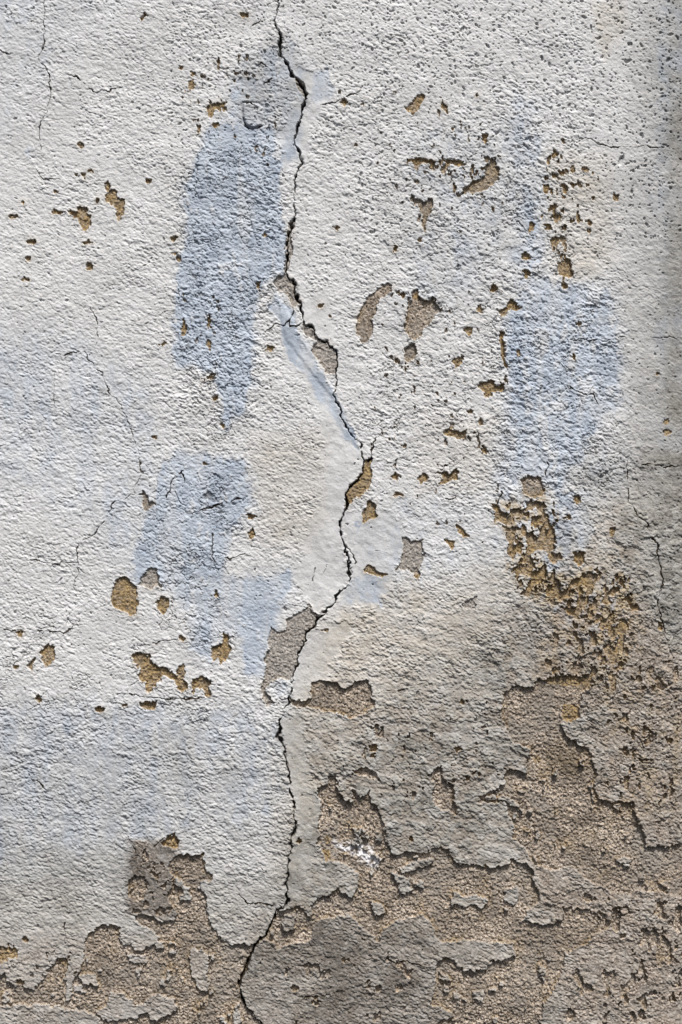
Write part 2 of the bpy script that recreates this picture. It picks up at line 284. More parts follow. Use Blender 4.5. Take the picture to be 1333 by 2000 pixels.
BLUE = [  # outline, strength, feather, is it a patch of its own
 (.88, 22, 'slate blue tall patch of paint left of the upper crack', [(425,250),(500,240),(540,265),(543,400),(556,470),(553,530),(540,550),(500,560),(497,700),(480,800),(440,835),(425,720),(345,710),(345,600),(360,500),(365,400),(385,300)]),
 (.55, 25, None, [(480,110),(530,90),(560,50),(605,130),(600,210),(590,300),(545,330),(500,250),(430,250),(455,170)]),
 (.55, 10, None, [(615,145),(645,137),(652,165),(640,195),(620,205),(600,190)]),
 (.66, 38, 'pale blue worn patch of paint right of centre', [(980,640),(1000,560),(1060,550),(1200,560),(1222,700),(1212,800),(1150,860),(1130,920),(1090,960),(1015,925),(1000,980),(968,980),(975,800)]),
 (.58, 36, None, [(1000,180),(1045,190),(1062,420),(1070,560),(1000,600),(1010,400)]),
 (.40, 30, None, [(1110,520),(1200,540),(1225,700),(1215,980),(1160,1000),(1130,800)]),
 (.35, 26, None, [(975,700),(1060,700),(1075,980),(1060,1060),(970,1050)]),
 (.4, 60, None, [(-60,620),(120,640),(300,760),(330,1000),(250,1100),(60,960),(-60,980)]),
 (.32, 60, None, [(-40,-60),(330,-60),(120,120),(-40,330)]),
 (.35, 30, None, [(700,1050),(860,960),(1000,960),(1000,1100),(900,1090),(760,1190)]),
 (.35, 40, None, [(985,240),(1060,240),(1075,560),(990,600)]),
 (.6, 60, None, [(1280,-40),(1400,-40),(1400,1200),(1290,1200),(1280,600)]),  # cool tint of the corner shade painted down the right edge
 (.40, 50, None, [(800,270),(960,230),(1050,250),(1065,420),(1060,520),(960,560),(870,600),(780,620),(820,430)]),
 (.42, 100, None, [(-40,640),(150,690),(270,780),(280,880),(150,930),(-40,900)]),
 (.76, 26, 'light blue patch of paint at the middle left', [(320,900),(360,880),(480,900),(500,990),(470,1020),(450,1060),(440,1130),(570,1120),(560,1180),(530,1230),(520,1320),(480,1320),(480,1240),(440,1240),(410,1290),(370,1270),(370,1220),(340,1150),(255,1120),(290,1000)]),
 (.75, 8, None, [(533,568),(570,615),(602,680),(655,770),(695,850),(700,880),(660,840),(600,745),(560,680),(530,600)]),
 (.6, 10, None, [(690,1130),(752,1120),(750,1190),(700,1182),(660,1185)]),
 (.35, 30, None, [(700,1000),(800,960),(960,1000),(990,1060),(830,1050),(760,1120),(720,1080)]),
 (.5, 60, None, [(-40,1370),(240,1375),(560,1390),(560,1600),(300,1640),(-40,1700)]), (.5, 30, None, [(-40,-40),(95,-40),(85,25),(20,60),(-40,60)]),
 (.6, 14, None, [(1300,-30),(1360,-30),(1360,20),(1310,18)]), (.6, 14, None, [(1110,1130),(1190,1170),(1215,1240),(1150,1250),(1080,1190),(1050,1050),(1090,960),(1150,960),(1160,1060)]),
 (.35, 25, None, [(-20,1530),(60,1540),(70,1600),(-20,1620)]), (.5, 6, None, [(47,290),(62,290),(60,320),(48,318)]),
 (.5, 12, None, [(525,1330),(566,1330),(560,1362),(535,1368)]), (.8,5,None,[(697,1020),(704,1035),(708,1010)]),
]
def region(P, feather):
    sl, d = poly_sd(P, margin=feather * 1.2 + 4, warp=1.8)
    out = np.zeros_like(X); out[sl] = sstep(feather, -feather * .6, d); return out
def add_max(dst, P, feather, k):
    sl, d = poly_sd(P, margin=feather * 1.2 + 4, warp=1.8)
    dst[sl] = np.maximum(dst[sl], k * sstep(feather, -feather * .6, d))

# ------------------------------------------------------------------ fields
n60 = vnoise(60, seed=21); n120 = vnoise(120, seed=22); n25 = vnoise(25, seed=23); n9 = vnoise(9, seed=24); n5 = vnoise(5, seed=25)
blue = np.zeros_like(X); part = np.zeros(X.shape, np.int32)     # part id per vertex, 0 = the coat
names = ['paint_coat']; labels = [None]; mats = ['coat']
for k, fe, lab, P in BLUE:
    if lab:
        sl, d = poly_sd(P, margin=fe * 1.2 + 4, warp=2.2)
        names.append('blue_paint_patch'); labels.append(lab); mats.append('coat')
        part[sl] = np.where(d < 0, len(names) - 1, part[sl])
    add_max(blue, P, fe, k)
smooth = np.zeros_like(X)
REPAIR = [(560,100),(600,140),(628,160),(645,205),(610,240),(600,300),(560,330),(545,260),(585,205),(570,160)], \
 [(600,690),(655,770),(693,858),(712,895),(705,930),(676,965),(664,1020),(668,1066),(684,1120),(660,1155),(620,1198),(570,1120),(600,1060),(632,960),(630,820),(560,690),(535,600),(560,610)], \
 [(550,1400),(598,1395),(602,1500),(618,1560),(622,1640),(600,1700),(568,1755),(564,1700),(580,1600),(562,1500),(548,1440)], \
 [(585,590),(640,560),(650,640),(650,680),(610,640)], [(690,1000),(760,1000),(800,1050),(770,1110),(740,1190),(650,1185),(695,1130),(690,1090),(672,1060),(672,1010)], \
 [(590,1260),(640,1210),(690,1230),(640,1310),(605,1360),(575,1362),(572,1325)]
rl = ['smooth mortar fill beside the top of the crack','smooth mortar fill left of the crack at mid height','smooth mortar strip right of the lower crack',None,None,None]
for P, lab in zip(REPAIR, rl):
    add_max(smooth, P, 7, 1.0)
    if lab:
        sl, d = poly_sd(P, margin=10, warp=1.2)
        names.append('mortar_fill'); labels.append(lab); mats.append('coat')
        part[sl] = np.where(d < 0, len(names) - 1, part[sl])
add_max(smooth, [(1180,-60),(1400,-60),(1400,1250),(1290,1250),(1250,1000),(1210,700)], 60, .45)
add_max(smooth, [(-600,-60),(60,-60),(100,200),(60,700),(-600,800)], 80, .25)

# coat thickness field F (positive where the coat still holds)
F = np.full(X.shape, 14., np.float32)
sl = window(-3000, 4000, 1470, 4000)
s2, d = poly_sd([p for p in COAT], margin=0, warp=1.0)
F[s2] = np.minimum(F[s2], -d)
F[ys < 1485, :] = 14
kind_o = np.zeros_like(X); kind_g = np.zeros_like(X); hole_id = np.zeros(X.shape, np.int32)
names.append('bare_render'); labels.append('large bare sandy render along the foot of the wall'); mats.append('bare'); BARE = len(names) - 1
hole_id[:] = BARE
for k, P in HOLES:
    A = np.array(P); area = (np.ptp(A[:, 0]) * np.ptp(A[:, 1])); wp = .5 if area < 900 else 0.8
    sl, d = poly_sd(P, margin=10, warp=wp)
    F[sl] = np.minimum(F[sl], d)
    names.append('peeled_patch'); mats.append('bare'); labels.append(None); hid = len(names) - 1
    hole_id[sl] = np.where(d < 1.5, hid, hole_id[sl])
    if k == 'b': kind_o[sl] = np.where(d < 3, 1, kind_o[sl])
    if k == 'g': kind_g[sl] = np.where(d < 3, 1, kind_g[sl])
# plates that still hold below the edge
plate_id = np.zeros(X.shape, np.int32); dark = np.zeros_like(X)
for k, P in PLATES:
    sl, d = poly_sd(P, margin=12, warp=1.0)
    d = d + 0.
    F[sl] = np.maximum(F[sl], np.clip(-d, -14, 14))
    names.append('plaster_plate'); mats.append('coat'); labels.append('big dark grey slab of plaster at the foot of the crack' if k == 'dark' else None)
    plate_id[sl] = np.where(d < 0, len(names) - 1, plate_id[sl])
    if k == 'dark': dark[sl] = np.maximum(dark[sl], sstep(6, -6, d))
# scattered flaking: places where the coat is lost in small spots
def speckle(P, feather, thr, scale=11, seed=0):
    global F
    m = region(P, feather)
    f = fbm(scale * 1.25, 3, 0, .72, seed=seed) * 26 + n60 * 3
    cut = thr - f                                    # below zero: gone
    F = np.where(m > .02, np.minimum(F, cut + (1 - m) * 30), F)
SPK = [((1060,295),(1112,300),(1180,330),(1165,420),(1120,470),(1110,540),(1085,520),(1075,440),(1062,380)), \
       ((830,310),(975,320),(975,380),(905,400),(850,350)), \
       ((960,985),(1000,975),(1060,960),(1090,1010),(1085,1060),(1105,1130),(1140,1105),(1220,1120),(1240,1150),(1230,1210),(1215,1280),(1230,1330),(1190,1350),(1150,1230),(1080,1180),(1000,1160),(990,1085),(985,1050),(965,1020)), \
       ((1080,1185),(1250,1180),(1290,1280),(1340,1320),(1340,1560),(1240,1600),(1170,1560),(1200,1480),(1165,1340),(1050,1320),(1060,1240))]
speckle(SPK[0], 24, 9.5, 11, 31); speckle(SPK[1], 24, 9.5, 10, 33); speckle(SPK[2], 22, 4.6, 17, 35); speckle(SPK[2], 22, 7.5, 8, 36)
speckle([(965,985),(1060,975),(1085,1060),(1105,1130),(1090,1165),(1000,1160),(988,1080)], 18, .8, 13, 58)
speckle([(800,312),(980,312),(980,350),(945,395),(900,385),(870,350),(835,345),(830,440),(815,440)], 12, 5.5, 11, 59)
speckle([(1062,300),(1095,300),(1110,400),(1120,540),(1085,540),(1070,430)], 14, 6.5, 11, 60)
speckle([(640,160),(900,170),(1010,240),(1010,460),(900,470),(800,420),(650,260)], 40, 15.5, 9, 53)
speckle([(740,560),(1010,560),(1000,960),(960,1110),(740,1000),(700,830)], 40, 15.0, 10, 54)
speckle([(330,120),(480,90),(545,240),(520,330),(380,260)], 20, 12.2, 9, 55)
speckle([(345,560),(430,560),(440,840),(360,730)], 20, 11.5, 10, 56)
speckle(SPK[3], 40, 9.5, 14, 37)
speckle([(1045,1690),(1200,1760),(1340,1730),(1400,2100),(1040,2100),(1090,1900),(1200,1800),(1100,1790)], 40, 7.5, 20, 39)
speckle([(255,1650),(300,1650),(335,1680),(335,1790),(260,1790)], 14, 8, 14, 41)
speckle([(520,1880),(840,1850),(845,2000),(840,2100),(520,2100)], 30, 10, 22, 43)
speckle([(620,1400),(840,1400),(1000,1340),(1000,1520),(850,1600),(640,1520)], 40, 14.5, 12, 45)
speckle([(-20,1820),(140,1850),(160,1900),(60,1935),(-20,1900)], 12, 9, 12, 47)
# flakes still stuck on the bare render
ff = fbm(24, 3, seed=51) * 24 - 11.5 + n120 * 3
bareb = (F < -5) & (Y > 1480)
F = np.where(bareb, np.maximum(F, ff), F)
spk_o = np.zeros_like(X)
add_max(spk_o, list(SPK[0]), 20, 1); add_max(spk_o, list(SPK[2]), 20, .85); add_max(spk_o, list(SPK[1]), 20, .6)
add_max(spk_o, list(SPK[3]), 30, .35)

n35 = vnoise(3.6, seed=26)
F = F + (1.7 * n35 + .9 * vnoise(2.4, seed=27) + 1.5 * vnoise(7.5, seed=29)) * (np.abs(F) < 9) * (1 - .5 * smooth)
thin = np.zeros_like(X)
add_max(thin, [(1045,1690),(1200,1740),(1340,1700),(4000,1700),(4000,3500),(1040,3500),(1090,1900),(1100,1790)], 60, .55)
add_max(thin, [(1165,1300),(4000,1300),(4000,1660),(1262,1660),(1180,1560)], 60, .45)
add_max(thin, [(1080,1180),(1250,1180),(1340,1320),(1160,1400),(1050,1320)], 40, .45)
add_max(thin, [(255,1640),(350,1640),(345,1790),(255,1780)], 16, .5)
add_max(thin, [(470,1800),(860,1780),(1010,1840),(1000,3500),(470,3500)], 30, .25)
add_max(thin, [(-3000,1840),(420,1840),(420,3500),(-3000,3500)], 40, .3)
thin = np.clip(thin * (1.1 + 1.1 * fbm(22, 3, seed=95)), 0, 1)
# dirt and tint, with corner shade painted down the right edge
grime_and_shade = np.zeros_like(X)
add_max(grime_and_shade, [(-3000,1430),(250,1430),(545,1430),(560,1900),(-3000,3000)], 130, .30)
add_max(grime_and_shade, [(-3000,1700),(250,1640),(560,1700),(575,1900),(575,3000),(-3000,3000)], 80, .50)
add_max(grime_and_shade, [(600,1440),(800,1370),(980,1230),(1100,1010),(1240,900),(4000,900),(4000,3500),(560,3500),(560,1700),(640,1560)], 130, .76)
add_max(grime_and_shade, [(1250,880),(1400,860),(1400,1300),(1290,1300),(1240,1050)], 50, .85)  # wider lower stretch of the painted corner shade
add_max(grime_and_shade, [(1240,700),(1262,100),(1285,-600),(4000,-600),(4000,1800),(1200,1800),(1180,1100),(1215,900)], 110, .50)  # soft corner shade painted into the colour along the right edge
add_max(grime_and_shade, [(1312,-600),(4000,-600),(4000,1800),(1300,1300),(1262,1150),(1285,900)], 42, .74)  # darkest strip of that painted corner shade
add_max(grime_and_shade, [(1130,930),(1240,900),(1340,920),(1340,1800),(1100,1800),(1040,1250)], 60, .62)
add_max(grime_and_shade, [(255,1640),(350,1640),(345,1790),(255,1780)], 16, .8)
add_max(grime_and_shade, [(800,250),(1060,240),(1060,420),(960,560),(820,560)], 60, .10)
add_max(grime_and_shade, [(520,80),(560,60),(600,140),(590,260),(550,260),(470,230),(480,120)], 20, .3)
add_max(grime_and_shade, [(470,1840),(620,1800),(850,1850),(850,3500),(470,3500)], 40, 1.0)
soot = np.zeros_like(X)
add_max(soot, [(610,1800),(760,1820),(850,1880),(850,2000),(760,2060),(600,1950),(560,1860)], 110, .42)
add_max(soot, [(255,1650),(345,1650),(345,1780),(255,1780)], 20, .5)
soot = np.clip(soot * (1 + .7 * n60 + .7 * fbm(40, 4, 12, 1.6, 110)) * 1.1, 0, 1)
add_max(grime_and_shade, [(560,1690),(640,1690),(650,1760),(560,1790)], 30, .85)
grime_and_shade = np.maximum(grime_and_shade, .8 * dark)
grime_and_shade = grime_and_shade * (1 - .6 * region([(1050,940),(1170,960),(1215,1240),(1150,1260),(1080,1190),(1000,1150),(970,1000)], 40))
grime_and_shade = np.clip(grime_and_shade * (1 + .30 * n60 + .34 * fbm(28, 4, 15, 1.5, 111)) + .05 * n120, 0, 1)
warm = np.zeros_like(X)
add_max(warm, [(500,860),(625,850),(630,1000),(600,1060),(520,1060)], 36, .5)
add_max(warm, [(620,1230),(760,1150),(900,1150),(1060,1080),(1240,960),(1300,960),(4000,1300),(4000,3500),(560,3500),(560,1420),(610,1330),(640,1230)], 60, .85)
add_max(warm, [(1070,300),(1180,310),(1190,500),(1120,560),(1080,500)], 36, .6)
add_max(warm, [(1160,10),(1210,0),(1215,50),(1180,110)], 18, .7)
add_max(warm, [(820,800),(960,820),(960,960),(820,960)], 40, .35)
add_max(warm, [(-3000,1750),(560,1750),(560,3500),(-3000,3500)], 60, .5)
warm = np.maximum(warm, .75 * np.exp(-np.maximum(F, 0) / 3.2) * sstep(-.5, .3, n25) * (Y < 1450))
warm = np.clip(warm * (1 + .3 * n25 + .25 * n60), 0, 1)
pale = np.zeros_like(X)
add_max(pale, [(652,1650),(680,1643),(715,1655),(742,1672),(740,1692),(715,1690),(690,1668),(660,1662)], 10, 1.0)
pale = pale * sstep(-.5, .3, fbm(8, 2, seed=61))
stain = np.zeros_like(X)
add_max(stain, [(1075,1450),(1110,1445),(1140,1470),(1145,1500),(1120,1520),(1085,1505),(1068,1480)], 16, .9)
wf = sstep(-.07, .07, fbm(30, 4, 0, .62, 28) + .16 * n9 + .12 * n35 + .10 - .62 * sstep(.25, .9, blue)) * (blue > .03)
blue0 = blue.copy()
blue = blue * (1 - (.58 - .3 * (X < 300)) * wf) * (1 + .45 * vnoise(13, 90, seed=98) + .25 * vnoise(34, 120, seed=108)); blue_keep = blue.copy()
blue = np.clip(blue * (.45 + .85 * sstep(-.35, .35, (blue0 - .42) * 1.5 + .55 * fbm(24, 3, 0, .6, 99))), 0, 1) * (1 - .5 * sstep(.5, .9, grime_and_shade))

# ------------------------------------------------------------------ heights (mm towards the camera)
rough = np.ones_like(X)
rough += .55 * region([(600,1200),(1000,1180),(1340,900),(4000,900),(4000,3500),(560,3500),(560,1380)], 60)
rough += .35 * region([(345,300),(540,280),(545,540),(495,820),(345,800)], 30)
rough += .30 * region([(970,560),(1220,560),(1220,1000),(980,1000)], 40)
rough += .25 * region([(-3000,1400),(560,1400),(560,3500),(-3000,3500)], 60)
rough *= .80 * (1 - .84 * smooth)
edge = sstep(-1.1, 1.1, F)
big = 3.5 * vnoise(260, seed=70) + 1.6 * vnoise(90, seed=71)
# coat: lumpy roller and trowel texture running down to the right
t1 = vnoise(12, 7.2, 24, 72, WXs, WYs); t2 = vnoise(6.8, 4.4, 24, 73); t3 = vnoise(3.9, 2.9, 14, 74); t4 = vnoise(36, 17, 20, 75)
ridge = 1 - np.abs(vnoise(21, 10, 22, 76, WXs, WYs)) * 2
modl = 1 + .45 * vnoise(45, seed=77)
n14 = vnoise(34, 26, seed=87)
crev = np.clip(1 - np.abs(vnoise(11, 6, 24, 85, WXs * .5, WYs * .5)) * 4.5, 0, 1) * sstep(.0, .5, vnoise(17, 12, seed=86) + .25 * n14)
crev2 = np.clip(1 - np.abs(vnoise(22, 11, 12, 88, WXs * .7, WYs * .7)) * 7, 0, 1) * sstep(.1, .5, vnoise(26, 15, seed=89))
cob = np.minimum(np.abs(vnoise(8.5, 5.6, 24, 105, WXs * .4, WYs * .4)) * 3.0, 1)
cob2 = np.minimum(np.abs(vnoise(13, 9, 20, 106, WXs * .6, WYs * .6)) * 3.4, 1)
n2 = vnoise(2.7, 2.3, seed=107)
coat_h = rough * modl * (.40 * t1 + .50 * t2 + .62 * t3 + .42 * n2 + .85 * cob + .8 * cob2 * sstep(-.3, .5, n14) + .3 * np.minimum(ridge, .4) - 1.25 * crev - 1.1 * crev2 + .3 * n35) + 0.45 * t4 * rough
# old layers that broke off in little scarps
scm = np.clip((rough - 1.0) * 1.6, 0, 1)
add_max(scm, [(960,900),(1240,880),(1340,1000),(1340,1800),(1000,1800),(960,1300)], 60, 1.0)
add_max(scm, [(600,1400),(980,1330),(1000,1700),(600,1700)], 50, .8)
add_max(scm, [(700,380),(800,250),(1060,240),(1220,560),(1230,960),(980,1000),(820,960),(700,850)], 60, .6)
sc1 = sstep(-.035, .035, vnoise(19, 13, 18, 96, WXs, WYs) + .3 * n9 + .15 * n35)
sc2 = sstep(-.045, .045, vnoise(10, 8, 18, 97, WXs, WYs) + .3 * n5 + .25)
layer = np.clip(scm * (1 - sc1 * (.55 + .45 * sc2)) * sstep(1.0, 1.5, rough * 1.1), 0, 1)
coat_h += scm * (1.35 * sc1 + .85 * sc2) * (1 + .4 * n60)
coat_h += .95 * wf * np.clip(blue0 * 2, 0, 1) * (1 - smooth)
# broad lumps where old paint swelled
coat_h += 1.1 * rough * np.maximum(0, vnoise(30, 20, 10, 78)) * (rough > 1.15)
coat_h += smooth * (.55 * vnoise(5, 60, 8, 100) * sstep(-.2, .5, n60) + .5 * vnoise(13, 9, 30, 101) + .5 * np.abs(vnoise(26, 90, 30, 102)))
coat_h += .9 * smooth * vnoise(50, 22, 60, 79) + .22 * smooth * vnoise(4, seed=80)
lip = np.exp(-np.maximum(F, 0) / 5.0) * (.9 + .7 * n25) * (1 + .7 * sstep(1250, 1400, Y))
thick = 2.2 + .7 * n60 + 1.3 * sstep(1250, 1450, Y)
sand = 1.25 * vnoise(2.7, seed=81) + .75 * vnoise(4.2, 3.6, 20, seed=82) + .7 * vnoise(12, 9, 20, seed=83) + 1.5 * vnoise(34, seed=84)
sand += .8 * sstep(.45, .8, vnoise(5.5, seed=103)) - 1.3 * sstep(.5, .8, vnoise(8, 6, 20, seed=104))
sand *= .75 + .5 * sstep(1250, 1450, Y)
gully = -(1.0 + .7 * sstep(1250, 1450, Y)) * np.exp(-np.maximum(-F, 0) / 2.6)
H = big + edge * (thick + coat_h + lip) + (1 - edge) * (sand + gully)
# slab right of the lower crack stands a little proud; so does the fill's edge
sl, d = poly_sd([(540,575),(602,680),(655,768),(650,775),(600,715),(560,660)], margin=14, warp=.3)
H[sl] += 2.0 * sstep(5, -3, d)
H += .8 * dark

dirt_and_shade = np.zeros_like(X)
# raised oval scab by the upper crack
sl, d = poly_sd([(478,205),(500,203),(514,212),(513,245),(495,251),(482,243),(476,225)], margin=10, warp=.4)
H[sl] += 3.4 * sstep(1, -2.5, d) - 1.6 * np.exp(-((d - 2.5) / 2.0) ** 2); dirt_and_shade[sl] = np.maximum(dirt_and_shade[sl], .5 * np.exp(-((d - 2.2) / 1.3) ** 2) * (X[sl] < 508) * (Y[sl] > 212)); F[sl] = np.maximum(F[sl], 6); smooth[sl] = np.maximum(smooth[sl], sstep(0, -3, d))  # shade painted dark along the scab's left and lower rim
# craquelure and blistering of the old paint
def voronoi_edge(s, seed):
    wx, wy = X + 4 * WXs * .6, Y + 4 * WYs * .6
    u = wx / s + 50; v = wy / s + 50; iu = np.floor(u).astype(np.int32); iv = np.floor(v).astype(np.int32)
    f1 = np.full(X.shape, 9., np.float32); f2 = f1.copy()
    for a in (-1, 0, 1):
        for b in (-1, 0, 1):
            cu = (iu + a + seed * 31) & 511; cv = (iv + b + seed * 17) & 511
            px = iu + a + _h[cu, cv]; py = iv + b + _h[cv, (cu + 97) & 511]
            q = np.sqrt((px - u) ** 2 + (py - v) ** 2)
            f2 = np.minimum(f2, np.maximum(f1, q)); f1 = np.minimum(f1, q)
    return (f2 - f1) * s
crq_m = np.zeros_like(X)
for P, f, k in [([(350,300),(545,280),(545,540),(495,820),(345,800)], 30, .8), ([(800,240),(1060,230),(1220,560),(1230,960),(980,1000),(820,960),(700,850),(760,400)], 60, .6),
                ([(260,1100),(300,930),(490,930),(470,1300),(380,1260)], 30, .7), ([(0,1180),(420,1180),(420,1420),(0,1400)], 50, .6),
                ([(350,690),(430,690),(450,850),(360,860)], 30, .85), ([(350,0),(560,0),(500,200),(340,200)], 40, .45), ([(1000,1100),(1340,1150),(1340,1750),(1100,1500)], 50, .7),
                ([(700,0),(1150,0),(1150,260),(700,260)], 60, .4)]:
    add_max(crq_m, P, f, k)
ve = voronoi_edge(30, 3); ve2 = voronoi_edge(15, 5)
sel = sstep(.72, .45, 1 - crq_m * (.62 + .5 * vnoise(38, seed=90)))
cw = .5 + .9 * np.clip(vnoise(20, seed=91), 0, 1)
c1 = sstep(cw + 1.0, cw - .3, ve) * sel; c2 = sstep(1.5, .4, ve2) * sel * sstep(.1, .5, vnoise(33, seed=92))
crq = np.maximum(c1, .9 * c2) * (F > 1) * (1 - smooth)
H -= 1.9 * crq; dirt_and_shade = np.maximum(dirt_and_shade, .55 * crq)
# lumps between the little cracks curl up
H += sel * (F > 1) * (1 - smooth) * .09 * np.minimum(ve, 9) * (crq_m > .3)
# pits
rs = np.random.RandomState(11); npit = 0
dens = [(700,1333,-10,470,2600,2.1),(330,700,-10,300,700,1.8),(-10,340,0,700,330,1.4),(300,1000,300,1000,600,1.5),(850,1333,450,1000,600,1.6),(0,600,1000,1600,420,1.5),(1000,1345,900,1700,500,1.9),(-500,1800,-500,2400,1500,1.6)]
for x0, x1, y0, y1, n, r0 in dens:
    for _ in range(n):
        cx, cy = rs.uniform(x0, x1), rs.uniform(y0, y1); r = r0 * rs.lognormal(-.45, .38); el = rs.uniform(1, 2.3); an = rs.uniform(0, math.pi)
        sl = window(cx - 3 * r - 2, cx + 3 * r + 2, cy - 3 * r - 2, cy + 3 * r + 2)
        if F[sl].size == 0 or F[sl].min() < 2 or smooth[sl].max() > .6: continue
        dx = X[sl] - cx; dy = Y[sl] - cy; c, s = math.cos(an), math.sin(an)
        q = np.sqrt(((dx * c + dy * s) / el) ** 2 + (-dx * s + dy * c) ** 2) / r + .15 * n5[sl]
        k = sstep(1.15, .55, q)
        H[sl] -= k * (1.0 + .8 * r); dirt_and_shade[sl] = np.maximum(dirt_and_shade[sl], .42 * k * rs.uniform(.2, 1))
# cracks
crack_m = np.zeros(X.shape, np.int32)
for lst in HAIR:
    sl, D, W = line_d(lst, 10, .95)
    W = np.maximum(W * (.48 + .45 * n9[sl]), .3)
    k = sstep(W * .5 + .75, W * .5 - .45, D) * sstep(-1.0, -.35, n9[sl] + .3 * n25[sl] + .25 * (W - 1.0))
    H[sl] -= k * (1.4 + 1.5 * W) - .5 * np.exp(-np.maximum(D - W, 0) / 4)
    names.append('hairline_crack'); labels.append(None); mats.append('crack')
    crack_m[sl] = np.where(k > .5, len(names) - 1, crack_m[sl]); dirt_and_shade[sl] = np.maximum(dirt_and_shade[sl], .8 * k)
sl, D, W = line_d(CRACK, 16, 1.0)
W = W * (.64 + .5 * n9[sl] + .35 * n5[sl] + .25 * n25[sl])
k = sstep(W * .5 + .8, W * .5 - .6, D)
H[sl] -= k * (6 + 2.2 * W); H[sl] += (1.2 + 1.3 * n25[sl]) * np.exp(-np.maximum(D - W * .5, 0) / 5) * (1 - k)
k2 = sstep(W * .5 + 3.4 + 2.2 * n9[sl] + 2 * n35[sl], W * .5 + .4, D) * (1 - k) * sstep(-.1, .4, n25[sl] + .3 * n60[sl])
H[sl] -= 2.6 * k2; dirt_and_shade[sl] = np.maximum(dirt_and_shade[sl], .45 * k2)
# one side of the wall has slipped a little forward of the other
names.append('crack'); labels.append('long dark jagged crack running the height of the wall'); mats.append('crack')
crack_m[sl] = np.where(k > .5, len(names) - 1, crack_m[sl]); dirt_and_shade[sl] = np.maximum(dirt_and_shade[sl], k)
# the wall turns gently away at its right-hand end
H -= 20 * np.maximum(0, (X - 1255) / 100) ** 2

# ------------------------------------------------------------------ part of every vertex
pid = part.copy()
bare = F < 0
pid = np.where(bare, hole_id, pid)
pid = np.where(~bare & (plate_id > 0), plate_id, pid)
pid = np.where(crack_m > 0, crack_m, pid)
ochre = np.clip(.95 * kind_o + .9 * spk_o * (kind_o == 0) + .75 * np.exp(-np.maximum(-F, 0) / 5) * sstep(-.35, .5, n25), 0, 1) * (1 - .6 * kind_g)
ochre = np.clip(ochre * (.85 + .35 * n9), 0, 1)
oc_c = np.clip(spk_o * 1.1, 0, 1) * sstep(-.15, .3, fbm(20, 4, 0, .7, 57)) * (Y > 900)
ochre = np.where(F > 0, .75 * oc_c, ochre)
att = dict(soot=soot, layer=np.clip(layer, 0, 1), thin=thin, blue=blue, warm=warm, grime_and_shade=grime_and_shade, ochre=ochre, greyed=kind_g, dirt_and_shade=np.clip(dirt_and_shade, 0, 1), pale=np.clip(pale, 0, 1), stain=stain)

# ------------------------------------------------------------------ materials
def mat(name, build):
    m = bpy.data.materials.new(name); m.use_nodes = True; t = m.node_tree
    b = t.nodes['Principled BSDF']; b.inputs['Specular IOR Level'].default_value = .18
    build(t, b); return m
def N(t, ty, **kw):
    n = t.nodes.new(ty)
    for k, v in kw.items(): setattr(n, k, v)
    return n
def attr(t, name):
    n = N(t, 'ShaderNodeAttribute'); n.attribute_name = name; return n.outputs['Fac']
def mix(t, fac, a, b, mode='MIX'):
    n = N(t, 'ShaderNodeMix', data_type='RGBA', blend_type=mode)
    for sock, v in ((n.inputs[0], fac), (n.inputs[6], a), (n.inputs[7], b)):
        if hasattr(v, 'is_linked') or hasattr(v, 'links'): t.links.new(v, sock)
        else: sock.default_value = v if not isinstance(v, tuple) else (*v, 1)
    return n.outputs[2]
def noise(t, scale, detail=3, rough=.6, lo=.35, hi=.65):
    tc = N(t, 'ShaderNodeTexCoord'); n = N(t, 'ShaderNodeTexNoise')
    n.inputs['Scale'].default_value = scale; n.inputs['Detail'].default_value = detail; n.inputs['Roughness'].default_value = rough
    t.links.new(tc.outputs['Object'], n.inputs['Vector'])
    r = N(t, 'ShaderNodeMapRange'); r.inputs[1].default_value = lo; r.inputs[2].default_value = hi
    t.links.new(n.outputs['Fac'], r.inputs[0]); return r.outputs[0]
def mul(t, a, b):
    n = N(t, 'ShaderNodeMath', operation='MULTIPLY')
    for s, v in ((n.inputs[0], a), (n.inputs[1], b)):
        if hasattr(v, 'links'): t.links.new(v, s)
        else: s.default_value = v
    return n.outputs[0]
def bump(t, b, scale, dist):
    n = noise(t, scale, 4, .7, .2, .8); u = N(t, 'ShaderNodeBump'); u.inputs['Strength'].default_value = .8; u.inputs['Distance'].default_value = dist
    t.links.new(n, u.inputs['Height']); t.links.new(u.outputs[0], b.inputs['Normal'])
